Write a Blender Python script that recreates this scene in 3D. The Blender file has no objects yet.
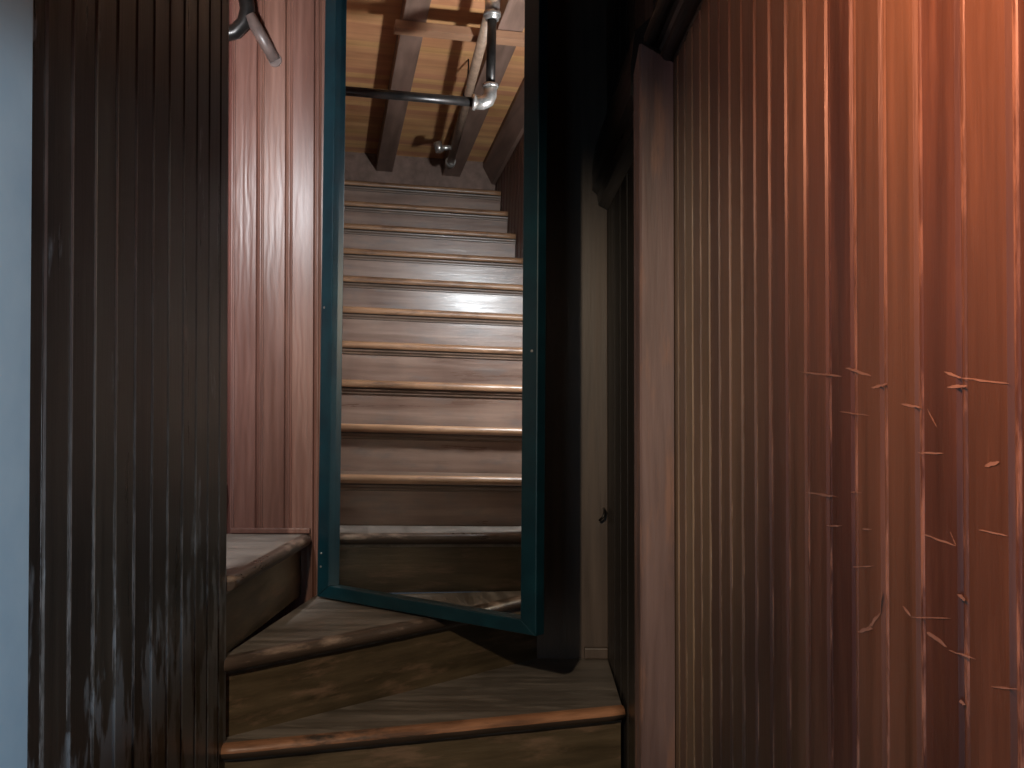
import bpy, bmesh, math, random
from mathutils import Vector, Matrix
R = math.radians
random.seed(4)
scene = bpy.context.scene
EYE = 1.36                       # camera height above the corridor floor; z below is measured from the eye

# ---------------------------------------------------------------- camera, world, lights, exposure
cam_d = bpy.data.cameras.new('camera')
cam = bpy.data.objects.new('camera', cam_d)
scene.collection.objects.link(cam)
cam_d.sensor_width = 36.0
cam_d.lens = 1000 / 1024 * 36.0
cam_d.clip_start = 0.02
cam.location = (0, 0, EYE)
cam.rotation_euler = (R(90 + 0.9), 0, R(-0.2))
scene.camera = cam

world = bpy.data.worlds.new('world'); scene.world = world
world.use_nodes = True
world.node_tree.nodes['Background'].inputs[0].default_value = (0.55, 0.7, 0.9, 1)
world.node_tree.nodes['Background'].inputs[1].default_value = 0.05

def light(name, kind, loc, col, watts, size=0.05, rot=None, size_y=None):
    d = bpy.data.lights.new(name, kind); o = bpy.data.objects.new(name, d)
    scene.collection.objects.link(o)
    o.location = (loc[0], loc[1], loc[2] + EYE)
    d.color = col; d.energy = watts
    if kind == 'AREA':
        d.size = size
        if size_y: d.shape = 'RECTANGLE'; d.size_y = size_y
    else: d.shadow_soft_size = size
    if rot: o.rotation_euler = rot
    return o
# bulb on the near wall of the upper flight, behind the partition
light('stair_bulb', 'POINT', (-0.77, 2.13, 0.74), (0.90, 0.96, 1.0), 64, 0.04)
# warm corridor bulb high on the left wall, beside the photographer
light('corridor_sconce', 'AREA', (-0.20, 0.54, 0.52), (1.0, 0.36, 0.19), 16.5, 0.14, (0, R(-98), R(-18)))
# a plainer bulb behind the photographer; it throws the mirror's shadow into the corner
pl = light('passage_spot', 'SPOT', (-0.58, -0.30, 0.83), (1.0, 0.84, 0.62), 165, 0.03)
pl.data.spot_size = R(42); pl.data.spot_blend = 0.7
pl.rotation_euler = (Vector((-0.08, 2.7, -0.36)) - Vector((-0.58, -0.30, 0.83))).to_track_quat('-Z', 'Y').to_euler()
# weak cool fill light added behind the photographer, no real source there
light('cool_fill_behind', 'AREA', (-0.50, -0.9, 0.0), (0.45, 0.75, 1.0), 2.8, 0.25, (R(90), 0, 0), 1.4)
# unseen cool spot added to brighten the pale strip of wall at the left
cl = light('cool_spot', 'SPOT', (0.20, -0.45, -0.25), (0.74, 0.88, 1.0), 88, 0.06)
cl.data.spot_size = R(36); cl.data.spot_blend = 0.35
cl.rotation_euler = (Vector((-0.645, 0.90, -0.10)) - Vector((0.20, -0.45, -0.25))).to_track_quat('-Z', 'Y').to_euler()

vs = scene.view_settings
vs.view_transform = 'Standard'; vs.look = 'None'; vs.gamma = 1.0; vs.use_curve_mapping = False
vs.exposure = 0.08

# ---------------------------------------------------------------- node helpers
class NT:
    def __init__(s, name):
        s.m = bpy.data.materials.new(name); s.m.use_nodes = True
        s.t = s.m.node_tree; s.t.nodes.clear()
        s.out = s.n('ShaderNodeOutputMaterial'); s.b = s.n('ShaderNodeBsdfPrincipled')
        s.t.links.new(s.b.outputs[0], s.out.inputs[0])
    def n(s, k, **kw):
        x = s.t.nodes.new(k)
        for a, v in kw.items(): setattr(x, a, v)
        return x
    def l(s, a, b): s.t.links.new(a, b)
    def put(s, sock, v):
        if isinstance(v, bpy.types.NodeSocket): s.l(v, sock)
        else: sock.default_value = v
    def math(s, op, a, b=0.0, c=None, clamp=False):
        x = s.n('ShaderNodeMath', operation=op); x.use_clamp = clamp
        s.put(x.inputs[0], a); s.put(x.inputs[1], b)
        if c is not None: s.put(x.inputs[2], c)
        return x.outputs[0]
    def ramp(s, v, lo, hi, a=0.0, b=1.0):
        x = s.n('ShaderNodeMapRange'); x.clamp = True
        s.put(x.inputs[0], v); s.put(x.inputs[1], lo); s.put(x.inputs[2], hi); s.put(x.inputs[3], a); s.put(x.inputs[4], b)
        return x.outputs[0]
    def mix(s, f, a, b):
        x = s.n('ShaderNodeMix', data_type='RGBA')
        s.put(x.inputs[0], f); s.put(x.inputs[6], a); s.put(x.inputs[7], b)
        return x.outputs[2]
    def coords(s, scale=(1, 1, 1), loc=(0, 0, 0)):
        g = s.n('ShaderNodeNewGeometry')
        m = s.n('ShaderNodeMapping'); m.inputs[3].default_value = scale; m.inputs[1].default_value = loc
        s.l(g.outputs['Position'], m.inputs[0]); return m.outputs[0]
    def noise(s, v, scale, detail=4, rough=0.55, dist=0.0):
        x = s.n('ShaderNodeTexNoise'); s.l(v, x.inputs['Vector'])
        x.inputs['Scale'].default_value = scale; x.inputs['Detail'].default_value = detail
        x.inputs['Roughness'].default_value = rough; x.inputs['Distortion'].default_value = dist
        return x.outputs[0]
    def sep(s):
        g = s.n('ShaderNodeNewGeometry'); x = s.n('ShaderNodeSeparateXYZ'); s.l(g.outputs['Position'], x.inputs[0]); return x.outputs

def c4(c): return (c[0], c[1], c[2], 1)

def wood(name, dark, light_, axis='Z', rough=(0.3, 0.5), bump=0.15, grain=28, worn=None, worn_amt=0.6, rings=0.0,
         boards=None, board_var=0.25, bead_wear=None, spec=0.5, coat=0.0, low_wear=None):
    """Painted or varnished wood: grain stretched along axis, optional worn patches, per-board tone, worn bead edges.
    boards = (axis index, origin, pitch)."""
    s = NT(name); b = s.b
    sc = {'H': (0.10, 0.10, 1), 'X': (0.06, 1, 1), 'Y': (1, 0.06, 1), 'Z': (1, 1, 0.06)}[axis]
    v = s.coords(sc)
    g1 = s.noise(v, grain, 6, 0.6, 0.3)
    g2 = s.noise(v, grain * 5, 3, 0.6)
    big = s.noise(s.coords((1, 1, 0.5)), 5.0, 3, 0.5)
    f = s.math('ADD', s.math('MULTIPLY', g1, 0.65), s.math('MULTIPLY', big, 0.35))
    height = s.math('ADD', s.math('MULTIPLY', g1, 0.6), s.math('MULTIPLY', g2, 0.4))
    if rings > 0:
        w = s.n('ShaderNodeTexWave', wave_type='BANDS', bands_direction={'X': 'Y', 'Y': 'X', 'Z': 'X', 'H': 'Z'}[axis])
        s.l(s.coords({'H': (.2, .2, 1), 'X': (.25, 1, 1), 'Y': (1, .25, 1), 'Z': (1, 1, 0.22)}[axis]), w.inputs['Vector'])
        w.inputs['Scale'].default_value = 14; w.inputs['Distortion'].default_value = 9
        w.inputs['Detail'].default_value = 2; w.inputs['Detail Scale'].default_value = 1.2
        height = s.math('ADD', height, s.math('MULTIPLY', w.outputs[1], rings))
        f = s.math('ADD', s.math('MULTIPLY', f, 0.8), s.math('MULTIPLY', w.outputs[1], 0.2 * min(1, rings)))
    col = s.mix(s.ramp(f, 0.36, 0.64), c4(dark), c4(light_))
    xyz = s.sep()
    if boards:
        ax, o, p = boards
        t = s.math('DIVIDE', s.math('SUBTRACT', xyz[ax], o), p)
        wn = s.n('ShaderNodeTexWhiteNoise', noise_dimensions='1D'); s.l(s.math('FLOOR', t), wn.inputs['W'])
        k = s.ramp(wn.outputs[0], 0, 1, 1 - board_var, 1 + board_var)
        hsv = s.n('ShaderNodeHueSaturation'); s.l(col, hsv.inputs['Color']); s.l(k, hsv.inputs['Value'])
        s.l(s.ramp(wn.outputs[0], 0, 1, 0.485, 0.512), hsv.inputs['Hue'])
        col = hsv.outputs[0]
        fr = s.math('FRACT', t)
        if bead_wear:
            wc, amt, zlo, zhi = bead_wear
            d = s.math('MINIMUM', fr, s.math('SUBTRACT', 1.0, fr))
            edge = s.ramp(d, 0.02, 0.11, 1, 0)
            nz = s.noise(s.coords((1, 1, 0.16)), 80, 6, 0.7)
            zf = s.ramp(xyz[2], zlo, zhi, 1, 0.15)
            m = s.math('MULTIPLY', s.math('MULTIPLY', edge, s.ramp(nz, 0.47, 0.62)), s.math('MULTIPLY', zf, amt), clamp=True)
            col = s.mix(m, col, c4(wc))
    if low_wear:
        wc, zlo, zhi, amt = low_wear
        nz = s.noise(s.coords((1, 1, 0.3), (3.1, 1.7, .4)), 13, 6, 0.62)
        zf = s.ramp(xyz[2], zlo, zhi, 0.10, -0.12)
        m = s.math('MULTIPLY', s.ramp(s.math('ADD', nz, zf), 0.55, 0.60), amt)
        col = s.mix(m, col, c4(wc))
    rgh = s.ramp(g1, 0.3, 0.7, rough[0], rough[1])
    if worn:
        nz = s.noise(s.coords({'H': (.22, .22, 1), 'X': (.25, 1, 1), 'Y': (1, .25, 1), 'Z': (1, 1, 0.15)}[axis], (7, 3, 1)), 26, 6, 0.65)
        m = s.math('MULTIPLY', s.ramp(nz, 0.52, 0.66), worn_amt)
        col = s.mix(m, col, c4(worn))
        rgh = s.math('ADD', rgh, s.math('MULTIPLY', m, 0.15))
    s.l(col, b.inputs['Base Color']); s.l(rgh, b.inputs['Roughness'])
    b.inputs['Specular IOR Level'].default_value = spec
    b.inputs['Coat Weight'].default_value = coat; b.inputs['Coat Roughness'].default_value = 0.22
    bp = s.n('ShaderNodeBump'); bp.inputs['Strength'].default_value = bump; bp.inputs['Distance'].default_value = 0.004
    s.l(height, bp.inputs['Height']); s.l(bp.outputs[0], b.inputs['Normal'])
    if coat: s.l(bp.outputs[0], b.inputs['Coat Normal'])
    return s.m

def paint(name, col, col2=None, rough=0.4, metal=0.0, scale=20, bump=0.05, spec=0.5):
    s = NT(name); v = s.coords(); n = s.noise(v, scale, 5, 0.6)
    s.l(s.mix(s.ramp(n, 0.35, 0.65), c4(col), c4(col2 or col)), s.b.inputs['Base Color'])
    s.b.inputs['Roughness'].default_value = rough; s.b.inputs['Metallic'].default_value = metal
    s.b.inputs['Specular IOR Level'].default_value = spec
    bp = s.n('ShaderNodeBump'); bp.inputs['Strength'].default_value = bump; bp.inputs['Distance'].default_value = 0.003
    s.l(n, bp.inputs['Height']); s.l(bp.outputs[0], s.b.inputs['Normal'])
    return s.m

PITCH = 0.075
LW = -0.6465; RW = 0.327; RF = 0.300; BW = 3.04; NW = 2.05       # wall planes
LW_END = 2.30
M = {}
M['right'] = wood('reddish_varnished_boards', (0.088, 0.050, 0.031), (0.172, 0.100, 0.064), 'Z', (0.30, 0.46), 0.35, 30,
                  worn=(0.30, 0.17, 0.10), worn_amt=0.22,
                  boards=(1, 0.645, PITCH), board_var=0.30, bead_wear=((0.60, 0.40, 0.28), 1.0, 0.9, 1.7), spec=0.5)
M['left'] = wood('dark_varnished_boards', (0.024, 0.019, 0.016), (0.054, 0.043, 0.035), 'Z', (0.26, 0.42), 0.2, 30,
                 boards=(1, 1.394, 0.0845), board_var=0.3, bead_wear=((0.28, 0.26, 0.25), 0.85, 1.05, 1.36),
                 low_wear=((0.17, 0.18, 0.19), 0.80, 1.22, 0.9))
M['back'] = wood('reddish_brown_stair_boards', (0.095, 0.040, 0.028), (0.17, 0.080, 0.058), 'Z', (0.34, 0.50), 0.3, 26, rings=0.28, spec=0.42,
                 boards=(0, -3.376, 0.0873), board_var=0.12)
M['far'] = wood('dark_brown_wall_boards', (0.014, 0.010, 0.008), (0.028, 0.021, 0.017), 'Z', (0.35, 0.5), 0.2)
M['post'] = wood('pinkish_brown_post_wood', (0.10, 0.058, 0.052), (0.19, 0.115, 0.105), 'Z', (0.42, 0.6), 0.35, 30,
                 worn=(0.28, 0.13, 0.08), worn_amt=0.5)
M['corner'] = wood('grey_brown_corner_board', (0.055, 0.036, 0.026), (0.11, 0.074, 0.055), 'Z', (0.4, 0.55), 0.25, 26)
M['tread'] = wood('worn_brown_tread_wood', (0.085, 0.052, 0.034), (0.17, 0.11, 0.08), 'Y', (0.30, 0.5), 0.25, 30,
                  worn=(0.30, 0.17, 0.10), worn_amt=0.35)
M['nose'] = wood('bare_worn_nosing_wood', (0.17, 0.085, 0.045), (0.38, 0.21, 0.115), 'Y', (0.28, 0.45), 0.3, 40,
                 worn=(0.10, 0.05, 0.03), worn_amt=0.7)
M['nose_low'] = wood('orange_worn_nosing_wood', (0.10, 0.045, 0.025), (0.50, 0.23, 0.12), 'H', (0.35, 0.5), 0.6, 40,
                  worn=(0.035, 0.024, 0.018), worn_amt=1.0)
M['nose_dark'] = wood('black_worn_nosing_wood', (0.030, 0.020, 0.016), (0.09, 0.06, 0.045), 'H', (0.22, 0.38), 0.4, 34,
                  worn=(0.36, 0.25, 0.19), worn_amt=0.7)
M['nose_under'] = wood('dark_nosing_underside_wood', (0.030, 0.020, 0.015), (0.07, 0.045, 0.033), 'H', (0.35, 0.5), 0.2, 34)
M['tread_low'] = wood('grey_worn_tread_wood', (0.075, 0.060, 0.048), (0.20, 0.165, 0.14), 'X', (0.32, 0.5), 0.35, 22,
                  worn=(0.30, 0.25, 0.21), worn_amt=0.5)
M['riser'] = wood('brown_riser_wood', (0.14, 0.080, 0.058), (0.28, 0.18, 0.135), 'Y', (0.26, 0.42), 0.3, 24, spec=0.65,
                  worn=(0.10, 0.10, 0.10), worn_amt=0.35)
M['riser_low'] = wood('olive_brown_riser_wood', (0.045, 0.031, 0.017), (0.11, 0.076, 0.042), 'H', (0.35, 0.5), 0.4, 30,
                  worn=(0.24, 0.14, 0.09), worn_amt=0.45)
M['ceil'] = wood('golden_ceiling_boards', (0.46, 0.21, 0.085), (0.74, 0.39, 0.18), 'Y', (0.45, 0.6), 0.2, 22,
                 boards=(0, -3.3, 0.055), board_var=0.10)
M['beam'] = wood('purple_brown_beam_wood', (0.12, 0.070, 0.050), (0.24, 0.145, 0.11), 'X', (0.5, 0.65), 0.2, 24)
M['batten'] = wood('brown_batten_wood', (0.22, 0.11, 0.06), (0.40, 0.21, 0.12), 'Y', (0.5, 0.6), 0.2, 24)
M['black'] = wood('black_painted_moulding', (0.008, 0.006, 0.005), (0.020, 0.015, 0.013), 'Y', (0.25, 0.4), 0.08)
M['teal'] = paint('teal_painted_frame', (0.003, 0.018, 0.026), (0.004, 0.028, 0.038), 0.32, scale=12)
M['iron'] = paint('black_iron', (0.012, 0.011, 0.011), (0.03, 0.026, 0.024), 0.35, 0.6)
M['pipe'] = paint('grey_brown_pipe_paint', (0.20, 0.13, 0.09), (0.30, 0.20, 0.14), 0.4, 0.0, 30)
M['steel'] = paint('pale_steel_fitting', (0.55, 0.53, 0.50), (0.32, 0.30, 0.28), 0.28, 0.8, 50)
M['rail'] = paint('grey_pink_rail_paint', (0.07, 0.050, 0.045), (0.12, 0.085, 0.075), 0.42, 0.0, 30)
M['blue'] = paint('pale_blue_plaster', (0.42, 0.60, 0.74), (0.48, 0.66, 0.79), 0.6, 0, 9, 0.1)
M['brown'] = paint('dark_brown_plaster', (0.03, 0.022, 0.018), None, 0.7)
M['floor'] = wood('brown_floor_boards', (0.05, 0.03, 0.02), (0.10, 0.06, 0.04), 'Y', (0.4, 0.5))
M['scar'] = paint('bare_wood_scratch', (0.40, 0.28, 0.20), (0.30, 0.20, 0.14), 0.5)
M['backing'] = paint('brown_mirror_backing', (0.03, 0.02, 0.015), None, 0.7)
s_ = NT('silvered_glass'); s_.b.inputs['Base Color'].default_value = (0.86, 0.88, 0.88, 1)
s_.b.inputs['Metallic'].default_value = 1.0; s_.b.inputs['Roughness'].default_value = 0.0
M['glass'] = s_.m

# ---------------------------------------------------------------- mesh helpers (vertices given in eye coordinates)
class MB:
    def __init__(s): s.v = []; s.f = []; s.mi = []; s.sm = []
    def add(s, verts, faces, mi=0, smooth=False):
        n = len(s.v); s.v += [tuple(p) for p in verts]
        for f in faces: s.f.append([n + i for i in f]); s.mi.append(mi); s.sm.append(smooth)
    def box(s, a, b, mi=0, bev=0.0):
        (x0, y0, z0), (x1, y1, z1) = a, b
        if bev <= 0:
            s.add([(x0,y0,z0),(x1,y0,z0),(x1,y1,z0),(x0,y1,z0),(x0,y0,z1),(x1,y0,z1),(x1,y1,z1),(x0,y1,z1)],
                  [(0,3,2,1),(4,5,6,7),(0,1,5,4),(1,2,6,5),(2,3,7,6),(3,0,4,7)], mi)
            return
        bm = bmesh.new(); bmesh.ops.create_cube(bm, size=1)
        for v in bm.verts: v.co = Vector(((x0+x1)/2+v.co.x*(x1-x0), (y0+y1)/2+v.co.y*(y1-y0), (z0+z1)/2+v.co.z*(z1-z0)))
        bmesh.ops.bevel(bm, geom=bm.edges[:], offset=bev, segments=2, affect='EDGES', profile=0.6)
        bm.verts.index_update()
        s.add([v.co[:] for v in bm.verts], [[v.index for v in f.verts] for f in bm.faces], mi); bm.free()
    def extrude(s, prof, a, b, mi=0, smooth=False, caps=True):
        """prof: list of 3D offsets; swept from point a to point b."""
        n = len(prof); a = Vector(a); b = Vector(b)
        vs_ = [a + Vector(p) for p in prof] + [b + Vector(p) for p in prof]
        s.add(vs_, [(i, (i+1) % n, n+(i+1) % n, n+i) for i in range(n)], mi, smooth)
        if caps: s.add(vs_, [list(range(n))[::-1], list(range(n, 2*n))], mi)
    def tube(s, pts, r, seg=14, mi=0, caps=True):
        pts = [Vector(p) for p in pts]; rr = r if isinstance(r, (list, tuple)) else [r]*len(pts)
        t = (pts[1]-pts[0]).normalized()
        u = t.cross(Vector((0.31, 0.22, 0.93))).normalized(); rings = []
        for i, p in enumerate(pts):
            if i == 0: t2 = pts[1]-pts[0]
            elif i == len(pts)-1: t2 = pts[-1]-pts[-2]
            else: t2 = (pts[i+1]-p).normalized()+(p-pts[i-1]).normalized()
            t2.normalize(); u = (u - t2*u.dot(t2)).normalized(); w = t2.cross(u)
            rings.append([p + (u*math.cos(k*2*math.pi/seg)+w*math.sin(k*2*math.pi/seg))*rr[i] for k in range(seg)])
        vv = [q for r_ in rings for q in r_]
        ff = [(i*seg+k, i*seg+(k+1) % seg, (i+1)*seg+(k+1) % seg, (i+1)*seg+k) for i in range(len(pts)-1) for k in range(seg)]
        s.add(vv, ff, mi, True)
        if caps: s.add(rings[0], [list(range(seg))[::-1]], mi); s.add(rings[-1], [list(range(seg))], mi)
    def build(s, name, mats, parent=None, base=None, xf=None):
        if not isinstance(mats, (list, tuple)): mats = [mats]
        vv = [Vector(p) for p in s.v]
        if xf is not None: vv = [xf @ p for p in vv]
        vv = [p + Vector((0, 0, EYE)) for p in vv]
        if parent is not None: base = Vector(parent['_base'])
        elif base is None:
            lo = [min(p[i] for p in vv) for i in range(3)]; hi = [max(p[i] for p in vv) for i in range(3)]
            base = Vector(((lo[0]+hi[0])/2, (lo[1]+hi[1])/2, lo[2]))
        else: base = Vector(base) + Vector((0, 0, EYE))
        me = bpy.data.meshes.new(name); me.from_pydata([p - base for p in vv], [], s.f)
        for m in mats: me.materials.append(m)
        for p, mi, sm in zip(me.polygons, s.mi, s.sm): p.material_index = mi; p.use_smooth = sm
        bm = bmesh.new(); bm.from_mesh(me)
        bmesh.ops.remove_doubles(bm, verts=bm.verts, dist=1e-6)
        bmesh.ops.recalc_face_normals(bm, faces=bm.faces); bm.to_mesh(me); bm.free()
        o = bpy.data.objects.new(name, me); scene.collection.objects.link(o)
        o['_base'] = tuple(base)
        if parent is not None: o.parent = parent
        else: o.location = base
        return o

def tag(o, label=None, cat=None, group=None, kind=None):
    if label: o['label'] = label
    if cat: o['category'] = cat
    if group: o['group'] = group
    if kind: o['kind'] = kind
    return o
def empty(name, base, label=None, cat=None, group=None):
    o = bpy.data.objects.new(name, None); scene.collection.objects.link(o)
    b = Vector(base) + Vector((0, 0, EYE)); o.location = b; o['_base'] = tuple(b); o.empty_display_size = 0.05
    return tag(o, label, cat, group)
def struct(name, mb, mats, label=None):
    return tag(mb.build(name, mats), label, kind='structure')

def bead_profile(t0, t1, pitch, origin, double=False, g=0.0045, bw=0.0085, gw=0.0025):
    """list of (t, depth) along a beadboard wall; depth < 0 is cut into the wall. A groove, a round bead, a groove at each joint."""
    pts = [(t0, 0.0)]
    k = math.ceil((t0 - origin) / pitch - 1e-6)
    while origin + k*pitch < t1 - 0.012:
        c = origin + k*pitch
        if c > t0 + 0.012:
            pts += [(c-bw/2-2*gw, 0), (c-bw/2-gw, -g)]
            for i in range(7):
                a = math.pi*i/6
                pts.append((c - math.cos(a)*bw/2, -g*0.8 + math.sin(a)*bw*0.32))
            pts += [(c+bw/2+gw, -g), (c+bw/2+2*gw, 0)]
        k += 1
    pts.append((t1, 0.0))
    return pts
def bead_wall(mb, plane, axis, sgn, t0, t1, z0, z1, pitch, origin, th=0.03, ztop=None, **kw):
    """axis 'Y': wall on plane X=plane running along Y, its face looking to sgn*X. axis 'X' likewise."""
    pr = bead_profile(t0, t1, pitch, origin, **kw)
    def P(t, d, z): return (plane + sgn*d, t, z) if axis == 'Y' else (t, plane + sgn*d, z)
    n = len(pr); zt = ztop or (lambda t: z1)
    vv = [P(t, d, z0) for t, d in pr] + [P(t, d, zt(t)) for t, d in pr]
    mb.add(vv, [(i, i+1, n+i+1, n+i) for i in range(n-1)])
    # back, ends, top
    q = [P(t0, 0, z0), P(t1, 0, z0), P(t1, 0, zt(t1)), P(t0, 0, zt(t0)), P(t0, -th, z0), P(t1, -th, z0), P(t1, -th, zt(t1)), P(t0, -th, zt(t0))]
    mb.add(q, [(4, 5, 6, 7), (0, 4, 7, 3), (1, 5, 6, 2), (3, 7, 6, 2), (0, 4, 5, 1)])

# ================================================================ the setting
FLOOR = -EYE
m = MB(); m.box((-0.75, -1.0, FLOOR-0.05), (0.42, 2.3, FLOOR)); struct('floor', m, M['floor'])
m = MB(); m.box((-0.75, -1.0, 1.95), (0.42, 3.09, 1.99))
struct('ceiling', m, M['brown'])
m = MB(); m.box((-0.75, -1.05, FLOOR), (0.42, -1.0, 1.95)); struct('wall_rear', m, M['brown'])

# left partition: beadboard, end at the winders, closed thickness
m = MB(); bead_wall(m, LW, 'Y', 1, 1.345, LW_END, FLOOR, 1.95, 0.0845, 1.394, th=0.075, bw=0.004, g=0.0035)
struct('wall_left', m, M['left'], 'dark varnished tongue and groove partition with worn edges')
m = MB(); m.box((LW-0.075, -1.0, FLOOR), (LW+0.004, 1.345, 1.95)); struct('wall_left_near', m, M['blue'], 'pale blue painted strip of wall')
# right beadboard wall
m = MB(); bead_wall(m, RW, 'Y', -1, -1.0, 1.98, FLOOR, 0.672, PITCH, 0.645, th=0.06)
wr = struct('wall_right', m, M['right'], 'reddish brown varnished beadboard wall lit orange')
m = MB(); m.box((RW+0.002, -1.0, 0.672), (RW+0.06, 1.98, 1.95)); struct('wall_right_upper', m, M['brown'])
# dark wall beyond the post
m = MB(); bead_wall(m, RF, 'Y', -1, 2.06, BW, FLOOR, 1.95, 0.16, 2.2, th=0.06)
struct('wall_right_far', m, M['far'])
# back wall of winders and flight
m = MB(); bead_wall(m, BW, 'X', -1, -3.40, 0.36, FLOOR, 1.95, 0.0873, -3.376, th=0.05, g=0.007, bw=0.009, gw=0.004)
struct('wall_back', m, M['back'], 'reddish brown board wall behind the winding steps')
# near wall of the flight (seen in the mirror) and its end wall
m = MB(); bead_wall(m, NW, 'X', 1, -3.40, -0.722, FLOOR, 1.95, 0.0873, -3.40, th=0.05)
struct('wall_stair', m, M['back'])

T = 0.2424; RS = 0.1686; Z3 = -0.406; X3 = -0.604
CE0 = 1.50; CS = 0.082           # stair ceiling: height at the end wall, slope
XEND = -3.27
def ceil_z(x): return CE0 + CS*(x - XEND)
m = MB(); m.box((XEND-0.05, NW, 1.0), (XEND, BW, CE0)); struct('wall_end', m, M['beam'])
m = MB()
xa, xb = XEND-0.05, -0.60
m.add([(xa, NW-.05, ceil_z(xa)), (xb, NW-.05, ceil_z(xb)), (xb, BW+.05, ceil_z(xb)), (xa, BW+.05, ceil_z(xa)),
       (xa, NW-.05, ceil_z(xa)+.04), (xb, NW-.05, ceil_z(xb)+.04), (xb, BW+.05, ceil_z(xb)+.04), (xa, BW+.05, ceil_z(xa)+.04)],
      [(0,1,2,3),(7,6,5,4),(0,4,5,1),(1,5,6,2),(2,6,7,3),(3,7,4,0)])
struct('ceiling_stair', m, M['ceil'], 'golden board ceiling over the upper flight')
m = MB(); m.box((-0.60, NW-.05, ceil_z(-0.60)), (-0.56, BW, 1.95)); struct('wall_header', m, M['brown'])

# crown board where the near stair wall meets the ceiling
m = MB(); x0, x1 = XEND, -0.75
m.extrude([(0,0,0),(0,0.075,0),(0,0.075,-0.03),(0,0.02,-0.13),(0,0,-0.13)], (x0, NW, ceil_z(x0)), (x1, NW, ceil_z(x1)))
struct('trim_crown', m, M['beam'])
# shoe mould along the back wall above tread three
m = MB(); m.box((-0.84, BW-0.014, -0.404), (-0.60, BW, -0.388), bev=0.003); struct('baseboard_back', m, M['back'])
m = MB(); m.box((0.228, BW-0.03, -0.778), (RF-0.001, BW, -0.745), bev=0.004); struct('baseboard_corner', m, M['corner'])

# plain corner board right of the mirror
m = MB(); m.box((0.03, BW-0.012, FLOOR), (RF, BW, 1.95), bev=0.002); struct('trim_corner', m, M['corner'])
# post at the end of the beadboard wall, top cut on a slant
m = MB()
x0, x1, y0, y1 = 0.2585, 0.325, 1.962, 2.06
zt = lambda x, y: 0.705 - (x-x0)*0.60 - (y-y0)*0.35
b = 0.004
ring = [(x0+b, y0), (x1, y0), (x1, y1), (x0+b, y1), (x0, y1-b), (x0, y0+b)]
n = len(ring)
m.add([(x, y, FLOOR) for x, y in ring] + [(x, y, zt(x, y)) for x, y in ring],
      [(i, (i+1) % n, n+(i+1) % n, n+i) for i in range(n)] + [list(range(n))[::-1], list(range(n, 2*n))])
struct('trim_1', m, M['post'], 'pinkish brown square post with a slanted top')

# black double moulding on top of the beadboard wall, ending on the post
m = MB()
m.tube([(0.283, -0.9, 0.712), (0.283, 1.965, 0.712)], 0.013, 14)
m.tube([(0.315, -0.9, 0.682), (0.315, 1.975, 0.682)], 0.014, 14)
m.extrude([(0.27, 0, 0.725), (0.345, 0, 0.725), (0.345, 0, 0.668), (0.327, 0, 0.668), (0.300, 0, 0.700), (0.270, 0, 0.712)], (0, -0.9, 0), (0, 1.985, 0))
struct('trim_2', m, M['black'], 'black double rounded moulding above the beadboard wall')
# black moulding further along, on the dark wall
m = MB()
m.extrude([(0.30, 0, 0.80), (0.262, 0, 0.765), (0.254, 0, 0.70), (0.254, 0, 0.635), (0.268, 0, 0.62), (0.272, 0, 0.59), (0.30, 0, 0.575)], (0, 2.065, 0), (0, 3.02, 0))
struct('trim_3', m, M['black'], 'black moulding running to the back wall')

# ================================================================ staircase
st = empty('winding_staircase', (-0.2, 2.6, FLOOR), 'worn dark wooden winding staircase turning left beneath the teal framed mirror', 'staircase')

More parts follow.
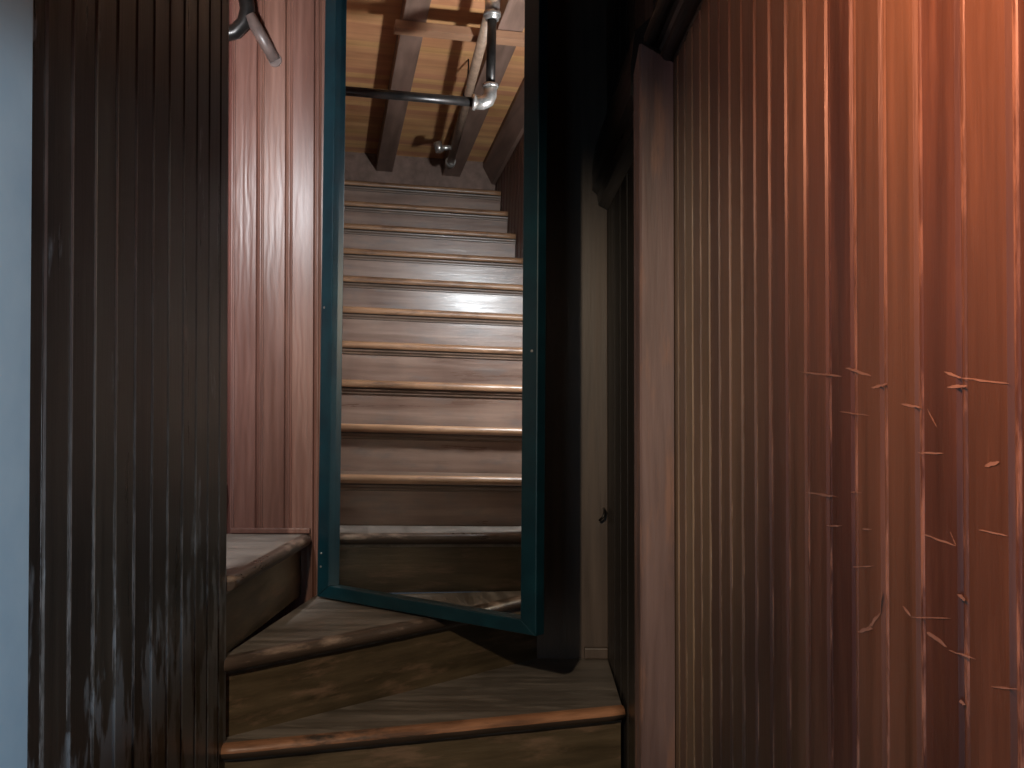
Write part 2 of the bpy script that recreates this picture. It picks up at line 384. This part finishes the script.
def tread(A, B, back, z, nose_mi=1, th=0.034, mats=None, label=None, cove=True, riser_h=0.17, riser_mat=None, overh=0.026, rz=None):
    A = Vector((A[0], A[1], 0)); B = Vector((B[0], B[1], 0))
    d = (B - A).normalized(); nrm = Vector((d.y, -d.x, 0))            # outward = to the right of A->B
    m = MB(); r = th/2; N = 8; strip = 0.030
    # bullnose strip
    prof = [(-strip, z)] + [(math.sin(math.pi*i/N)*r - r, z - r + math.cos(math.pi*i/N)*r) for i in range(N+1)] + [(-strip, z-th)]
    K = 26; n = len(prof); grid = []
    for k in range(K+1):
        t = k/K; P = A.lerp(B, t); w = 0.0 if k in (0, K) else (random.random()-.5)*0.0025
        for off, zz in prof:
            e = 0.006*(1 if k in (0, K) and off > -0.012 else 0)
            grid.append((P.x + nrm.x*(off + (w if off > -0.012 else 0) - e), P.y + nrm.y*(off + (w if off > -0.012 else 0) - e), zz))
    cut = 5 if mats else 7
    for lo_, hi_, mi_ in ((0, cut, 1), (cut, n-1, 2)):
        m.add(grid, [(k*n+i, k*n+i+1, (k+1)*n+i+1, (k+1)*n+i) for k in range(K) for i in range(lo_, hi_)], mi_, True)
    m.add([grid[i] for i in range(n)], [list(range(n))], 1)
    m.add([grid[K*n+i] for i in range(n)], [list(range(n))], 1)
    Ai = A - nrm*strip; Bi = B - nrm*strip
    poly = [(Ai.x, Ai.y), (Bi.x, Bi.y)] + back; q = len(poly)
    m.add([(x, y, z) for x, y in poly] + [(x, y, z-th) for x, y in poly],
          [list(range(q)), list(range(q, 2*q))[::-1]] + [(i, (i+1) % q, q+(i+1) % q, q+i) for i in range(q)], 0)
    o = m.build('tread', mats or [M['tread'], M['nose'], M['nose_under']], st)
    if label: o['label'] = label
    # cove moulding under the nosing (sub-part)
    c = MB(); pc = []
    i0 = A - nrm*overh; i1 = B - nrm*overh
    pf = [(0, 0), (0.014, 0), (0.013, -0.006), (0.007, -0.012), (0.0065, -0.018), (0, -0.020)]
    if overh > 0.03: pf = [(0, 0), (0.007, 0), (0.006, -0.009), (0, -0.010)]
    c.extrude([(nrm.x*u, nrm.y*u, w) for u, w in pf], (i0.x, i0.y, z-th), (i1.x, i1.y, z-th))
    c.build('cove_moulding', (mats or [M['tread'], M['nose']])[0] if not rz else rz, o)
    # riser
    rb = MB()
    a2 = i0 - nrm*0.018; b2 = i1 - nrm*0.018
    pts = [(i0.x, i0.y), (i1.x, i1.y), (b2.x, b2.y), (a2.x, a2.y)]
    rb.add([(x, y, z-th) for x, y in pts] + [(x, y, z-riser_h) for x, y in pts],
           [(0,1,2,3),(7,6,5,4),(0,4,5,1),(1,5,6,2),(2,6,7,3),(3,7,4,0)])
    rb.build('riser', riser_mat or M['riser'], st)
    return o

Z1, Z2 = -0.780, -0.590
low = [M['tread_low'], M['nose_low'], M['nose_under']]
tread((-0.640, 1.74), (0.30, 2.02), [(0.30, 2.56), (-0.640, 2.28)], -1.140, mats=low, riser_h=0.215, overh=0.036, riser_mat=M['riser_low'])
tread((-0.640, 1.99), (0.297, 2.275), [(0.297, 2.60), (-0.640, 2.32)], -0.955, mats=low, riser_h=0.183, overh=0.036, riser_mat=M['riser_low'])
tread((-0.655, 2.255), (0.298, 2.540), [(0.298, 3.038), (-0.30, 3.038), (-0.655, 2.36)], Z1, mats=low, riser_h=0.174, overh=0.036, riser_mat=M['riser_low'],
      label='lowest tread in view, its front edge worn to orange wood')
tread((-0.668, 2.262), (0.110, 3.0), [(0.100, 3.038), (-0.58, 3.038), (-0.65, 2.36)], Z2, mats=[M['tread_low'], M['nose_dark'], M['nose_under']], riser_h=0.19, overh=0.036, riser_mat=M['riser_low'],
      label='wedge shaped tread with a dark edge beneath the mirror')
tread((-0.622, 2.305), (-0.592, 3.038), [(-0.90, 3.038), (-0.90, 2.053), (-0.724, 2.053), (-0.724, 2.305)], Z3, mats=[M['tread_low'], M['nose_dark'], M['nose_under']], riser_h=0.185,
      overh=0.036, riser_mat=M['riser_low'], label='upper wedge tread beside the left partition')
for k in range(4, 12):
    X = X3 - T*(k-3); z = Z3 + RS*(k-3)
    # outward must be +X: A->B runs +Y
    tread((X, 2.053), (X, 3.038), [(X-T-0.03, 3.038), (X-T-0.03, 2.053)], z, riser_h=RS)
for k in range(12, 14):
    X = X3 - T*(k-3); z = Z3 + RS*(k-3)
    if X > XEND + 0.02: tread((X, 2.053), (X, 3.038), [(XEND, 3.038), (XEND, 2.053)], z, riser_h=RS)

# ================================================================ mirror
psi, al, roll = 0.69215, 0.0195, R(0.4)
nv = Vector((-math.sin(psi)*math.cos(al), -math.cos(psi)*math.cos(al), math.sin(al)))
uv = Vector((math.cos(psi), -math.sin(psi), 0))
vv_ = nv.cross(uv) * -1
if vv_.z < 0: vv_ = -vv_
u2 = uv*math.cos(roll) + vv_*math.sin(roll); v2 = vv_*math.cos(roll) - uv*math.sin(roll)
P0 = Vector((-0.558, 3.0, -0.585)) - uv*(-0.004)
XF = Matrix(((u2.x, v2.x, nv.x, P0.x), (u2.y, v2.y, nv.y, P0.y), (u2.z, v2.z, nv.z, P0.z), (0, 0, 0, 1)))
W, H = 0.826, 1.98
mir = empty('wall_mirror', (-0.25, 2.75, -0.585), 'tall teal framed mirror standing across the corner of the winding steps', 'mirror')
fs, fb, dp = 0.050, 0.036, 0.022
def member(quad):
    mm = MB(); q = quad
    inner = 0.004
    mm.add([(x, y, -0.012) for x, y in q] + [(x, y, dp) for x, y in q],
           [(3,2,1,0),(4,5,6,7),(0,1,5,4),(1,2,6,5),(2,3,7,6),(3,0,4,7)])
    return mm
def bevelled(o, w=0.003):
    md = o.modifiers.new('bevel', 'BEVEL'); md.width = w; md.segments = 2; md.limit_method = 'ANGLE'; return o
bevelled(member([(0,0),(fs,fb),(fs,H-fs),(0,H)]).build('frame_side', M['teal'], mir, xf=XF))
bevelled(member([(W,0),(W,H),(W-fs,H-fs),(W-fs,fb)]).build('frame_side', M['teal'], mir, xf=XF))
bevelled(member([(0,0),(W,0),(W-fs,fb),(fs,fb)]).build('frame_bottom', M['teal'], mir, xf=XF))
bevelled(member([(0,H),(fs,H-fs),(W-fs,H-fs),(W,H)]).build('frame_top', M['teal'], mir, xf=XF))
m = MB(); m.box((fs-0.006, fb-0.006, -0.006), (W-fs+0.006, H-fs+0.006, 0.0)); m.build('mirror_glass', M['glass'], mir, xf=XF)
m = MB(); m.box((0.01, 0.01, -0.013), (W-0.01, H-0.01, -0.007)); m.build('backing_board', M['backing'], mir, xf=XF)
for (x, y) in ((0.016, 0.09), (0.017, 0.13), (0.016, 0.86), (W-0.018, 0.70)):
    m = MB(); m.tube([(x, y, dp-0.001), (x, y, dp+0.0015)], 0.0035, 10); m.build('screw', M['steel'], mir, xf=XF)

# ================================================================ beams, batten, pipes over the flight
def beam(name, y0, y1, depth, label):
    m = MB(); x0, x1 = XEND, -0.62
    m.extrude([(0, y0, 0), (0, y1, 0), (0, y1, -depth), (0, y0, -depth)], (x0, 0, ceil_z(x0)), (x1, 0, ceil_z(x1)))
    o = m.build(name, M['beam']); bevelled(o, 0.003)
    return tag(o, label, 'beam', 'ceiling beams over the stairs')
beam('ceiling_beam', 2.655, 2.75, 0.10, 'purplish brown ceiling beam above the stairs, left of the two in the mirror')
beam('ceiling_beam', 2.26, 2.365, 0.10, 'purplish brown ceiling beam running behind the sprinkler pipe in the mirror')
xb_ = -1.47; zb = ceil_z(xb_)-0.10
m = MB(); m.box((xb_-0.035, 2.215, zb-0.035), (xb_+0.035, 2.78, zb), bev=0.003)
tag(m.build('cross_batten', M['batten']), 'short brown batten fixed across the two ceiling beams', 'batten')

sp = empty('sprinkler_pipe', (-1.1, 2.36, 1.1), 'painted sprinkler pipework with a dropped elbow under the stair ceiling', 'pipe')
YP = 2.44
zp = lambda x: ceil_z(x) - 0.165
m = MB(); m.tube([(-2.85, 2.37, zp(-2.85)), (-1.2, YP, zp(-1.2))], 0.021, 18); m.build('long_pipe', M['pipe'], sp)
m = MB(); m.tube([(-2.88, 2.369, zp(-2.88)), (-2.83, 2.371, zp(-2.83))], 0.028, 18); m.build('end_cap', M['steel'], sp)
m = MB(); m.tube([(-2.62, 2.38, zp(-2.62)), (-2.62, 2.47, zp(-2.62)-0.01)], [0.012, 0.016], 14)
m.tube([(-2.62, 2.455, zp(-2.62)-0.03), (-2.62, 2.47, zp(-2.62)+0.02)], 0.022, 14); m.build('sprinkler_head', M['steel'], sp)
xd = -1.12
m = MB(); m.tube([(xd, YP, zp(xd)-0.03), (xd, YP, 1.175)], 0.0175, 18); m.build('drop_pipe', M['iron'], sp)
m = MB()
m.tube([(xd, YP, zp(xd)-0.06), (xd, YP, zp(xd)+0.03)], [0.026, 0.03], 18)
m.tube([(xd, YP, zp(xd)-0.045), (xd, YP, zp(xd)-0.03)], 0.033, 18); m.build('tee_fitting', M['steel'], sp)
m = MB(); m.tube([(xd, YP, zp(xd)), (xd+0.06, YP, zp(xd)+0.06), (xd+0.3, YP, zp(xd)+0.085)], 0.021, 18); m.build('upper_pipe', M['pipe'], sp)
m = MB(); el = [(xd, YP, 1.20), (xd, YP, 1.165), (xd, YP+0.008, 1.145), (xd, YP+0.028, 1.135), (xd, YP+0.06, 1.135)]
m.tube(el, [0.026, 0.025, 0.026, 0.026, 0.026], 18); m.tube([(xd, YP, 1.195), (xd, YP, 1.208)], 0.030, 18)
m.tube([(xd, YP+0.055, 1.135), (xd, YP+0.068, 1.135)], 0.030, 18); m.build('elbow', M['steel'], sp)
m = MB(); m.tube([(xd, YP+0.06, 1.135), (xd, BW, 1.135)], 0.0175, 18); m.build('cross_pipe', M['iron'], sp)
m = MB(); m.tube([(-1.95, 2.41, zp(-1.95)+0.03), (-1.95, 2.41, ceil_z(-1.95))], 0.004, 8)
m.tube([(-1.965, 2.405, zp(-1.95)), (-1.935, 2.407, zp(-1.95))], 0.025, 16); m.build('pipe_hanger', M['iron'], sp)

# ================================================================ handrail end on the back wall
hr = empty('handrail', (-0.75, 2.75, 0.9), 'iron handrail end with pipe returning into the board wall, top left', 'handrail')
m = MB(); m.tube([(-0.712, BW, 1.035), (-0.782, 3.0, 1.160)], 0.018, 18); m.build('return_pipe', M['rail'], hr)
m = MB(); m.tube([(-0.712, BW-0.005, 1.035), (-0.712, BW, 1.035)], 0.020, 18); m.build('wall_collar', M['rail'], hr)
m = MB(); m.tube([(-0.96, 3.01, 1.125), (-0.868, 3.01, 1.103), (-0.828, 3.01, 1.112), (-0.800, 3.01, 1.14), (-0.788, 3.005, 1.178), (-0.796, 3.005, 1.225), (-0.825, 3.01, 1.275), (-0.93, 3.01, 1.36)], 0.023, 16)
m.build('iron_scroll', M['iron'], hr)

# small hook on the back wall near the corner
m = MB(); m.tube([(0.288, BW-0.012, -0.33), (0.288, BW-0.04, -0.333), (0.284, BW-0.045, -0.350), (0.272, BW-0.04, -0.362)], 0.004, 8)
tag(m.build('wall_hook', M['iron']), 'tiny black hook on the pale board strip beside the dark wall', 'hook')

# scratches on the right wall: thin scars lying on the boards
def on_wall(px, py):
    Y = RW*1000/(px-508.0); return Y, -(py-400.0)/1000.0*Y
m = MB()
sc = [(800,372,842,377,1.6),(846,368,872,376,2.0),(872,388,888,384,2.2),(902,404,922,408,2.0),(928,409,938,428,1.5),(945,372,962,378,2.2),(962,378,1010,384,1.6),
      (948,388,968,386,2.2),(918,453,944,454,1.4),(806,493,838,497,1.6),(850,492,862,493,1.2),(826,526,842,526,1.5),(862,529,872,530,1.2),(922,534,956,546,1.6),
      (978,530,1008,536,1.6),(852,567,874,566,1.2),(857,631,872,628,3.2),(868,628,880,612,3.0),(880,612,881,590,1.4),(902,606,910,616,2.6),(910,617,950,618,1.2),
      (926,632,946,646,4.0),(948,650,975,659,1.6),(950,532,956,545,2.0),(990,686,1018,689,1.5),(957,594,965,600,3.0),(958,700,964,704,3.0),(840,412,870,416,1.0),(985,466,1000,462,3.0)]
for x0, y0, x1, y1, w in sc:
    Y0, z0 = on_wall(x0, y0); Y1, z1 = on_wall(x1, y1)
    K = 7; L = math.hypot(Y1-Y0, z1-z0); dy, dz = (Y1-Y0)/L, (z1-z0)/L; ww = w*0.45e-3*Y0*1.1
    top = []; bot = []
    for k in range(K+1):
        t = k/K; h = ww*(0.25 + math.sin(math.pi*t)**0.6)*(0.7+0.6*random.random()); j = (random.random()-.5)*ww
        cy = Y0+(Y1-Y0)*t - dz*j; cz = z0+(z1-z0)*t + dy*j
        xx = RW - 0.0006
        top.append((xx, cy - dz*h, cz + dy*h)); bot.append((xx, cy + dz*h, cz - dy*h))
    m.add(top+bot, [(k, k+1, K+1+k+1, K+1+k) for k in range(K)])
sco = m.build('scratches', M['scar'], wr)
sco['kind'] = 'stuff'; sco['label'] = 'pale orange scratches across the boards'

for o in list(bpy.data.objects):
    if '_base' in o: del o['_base']
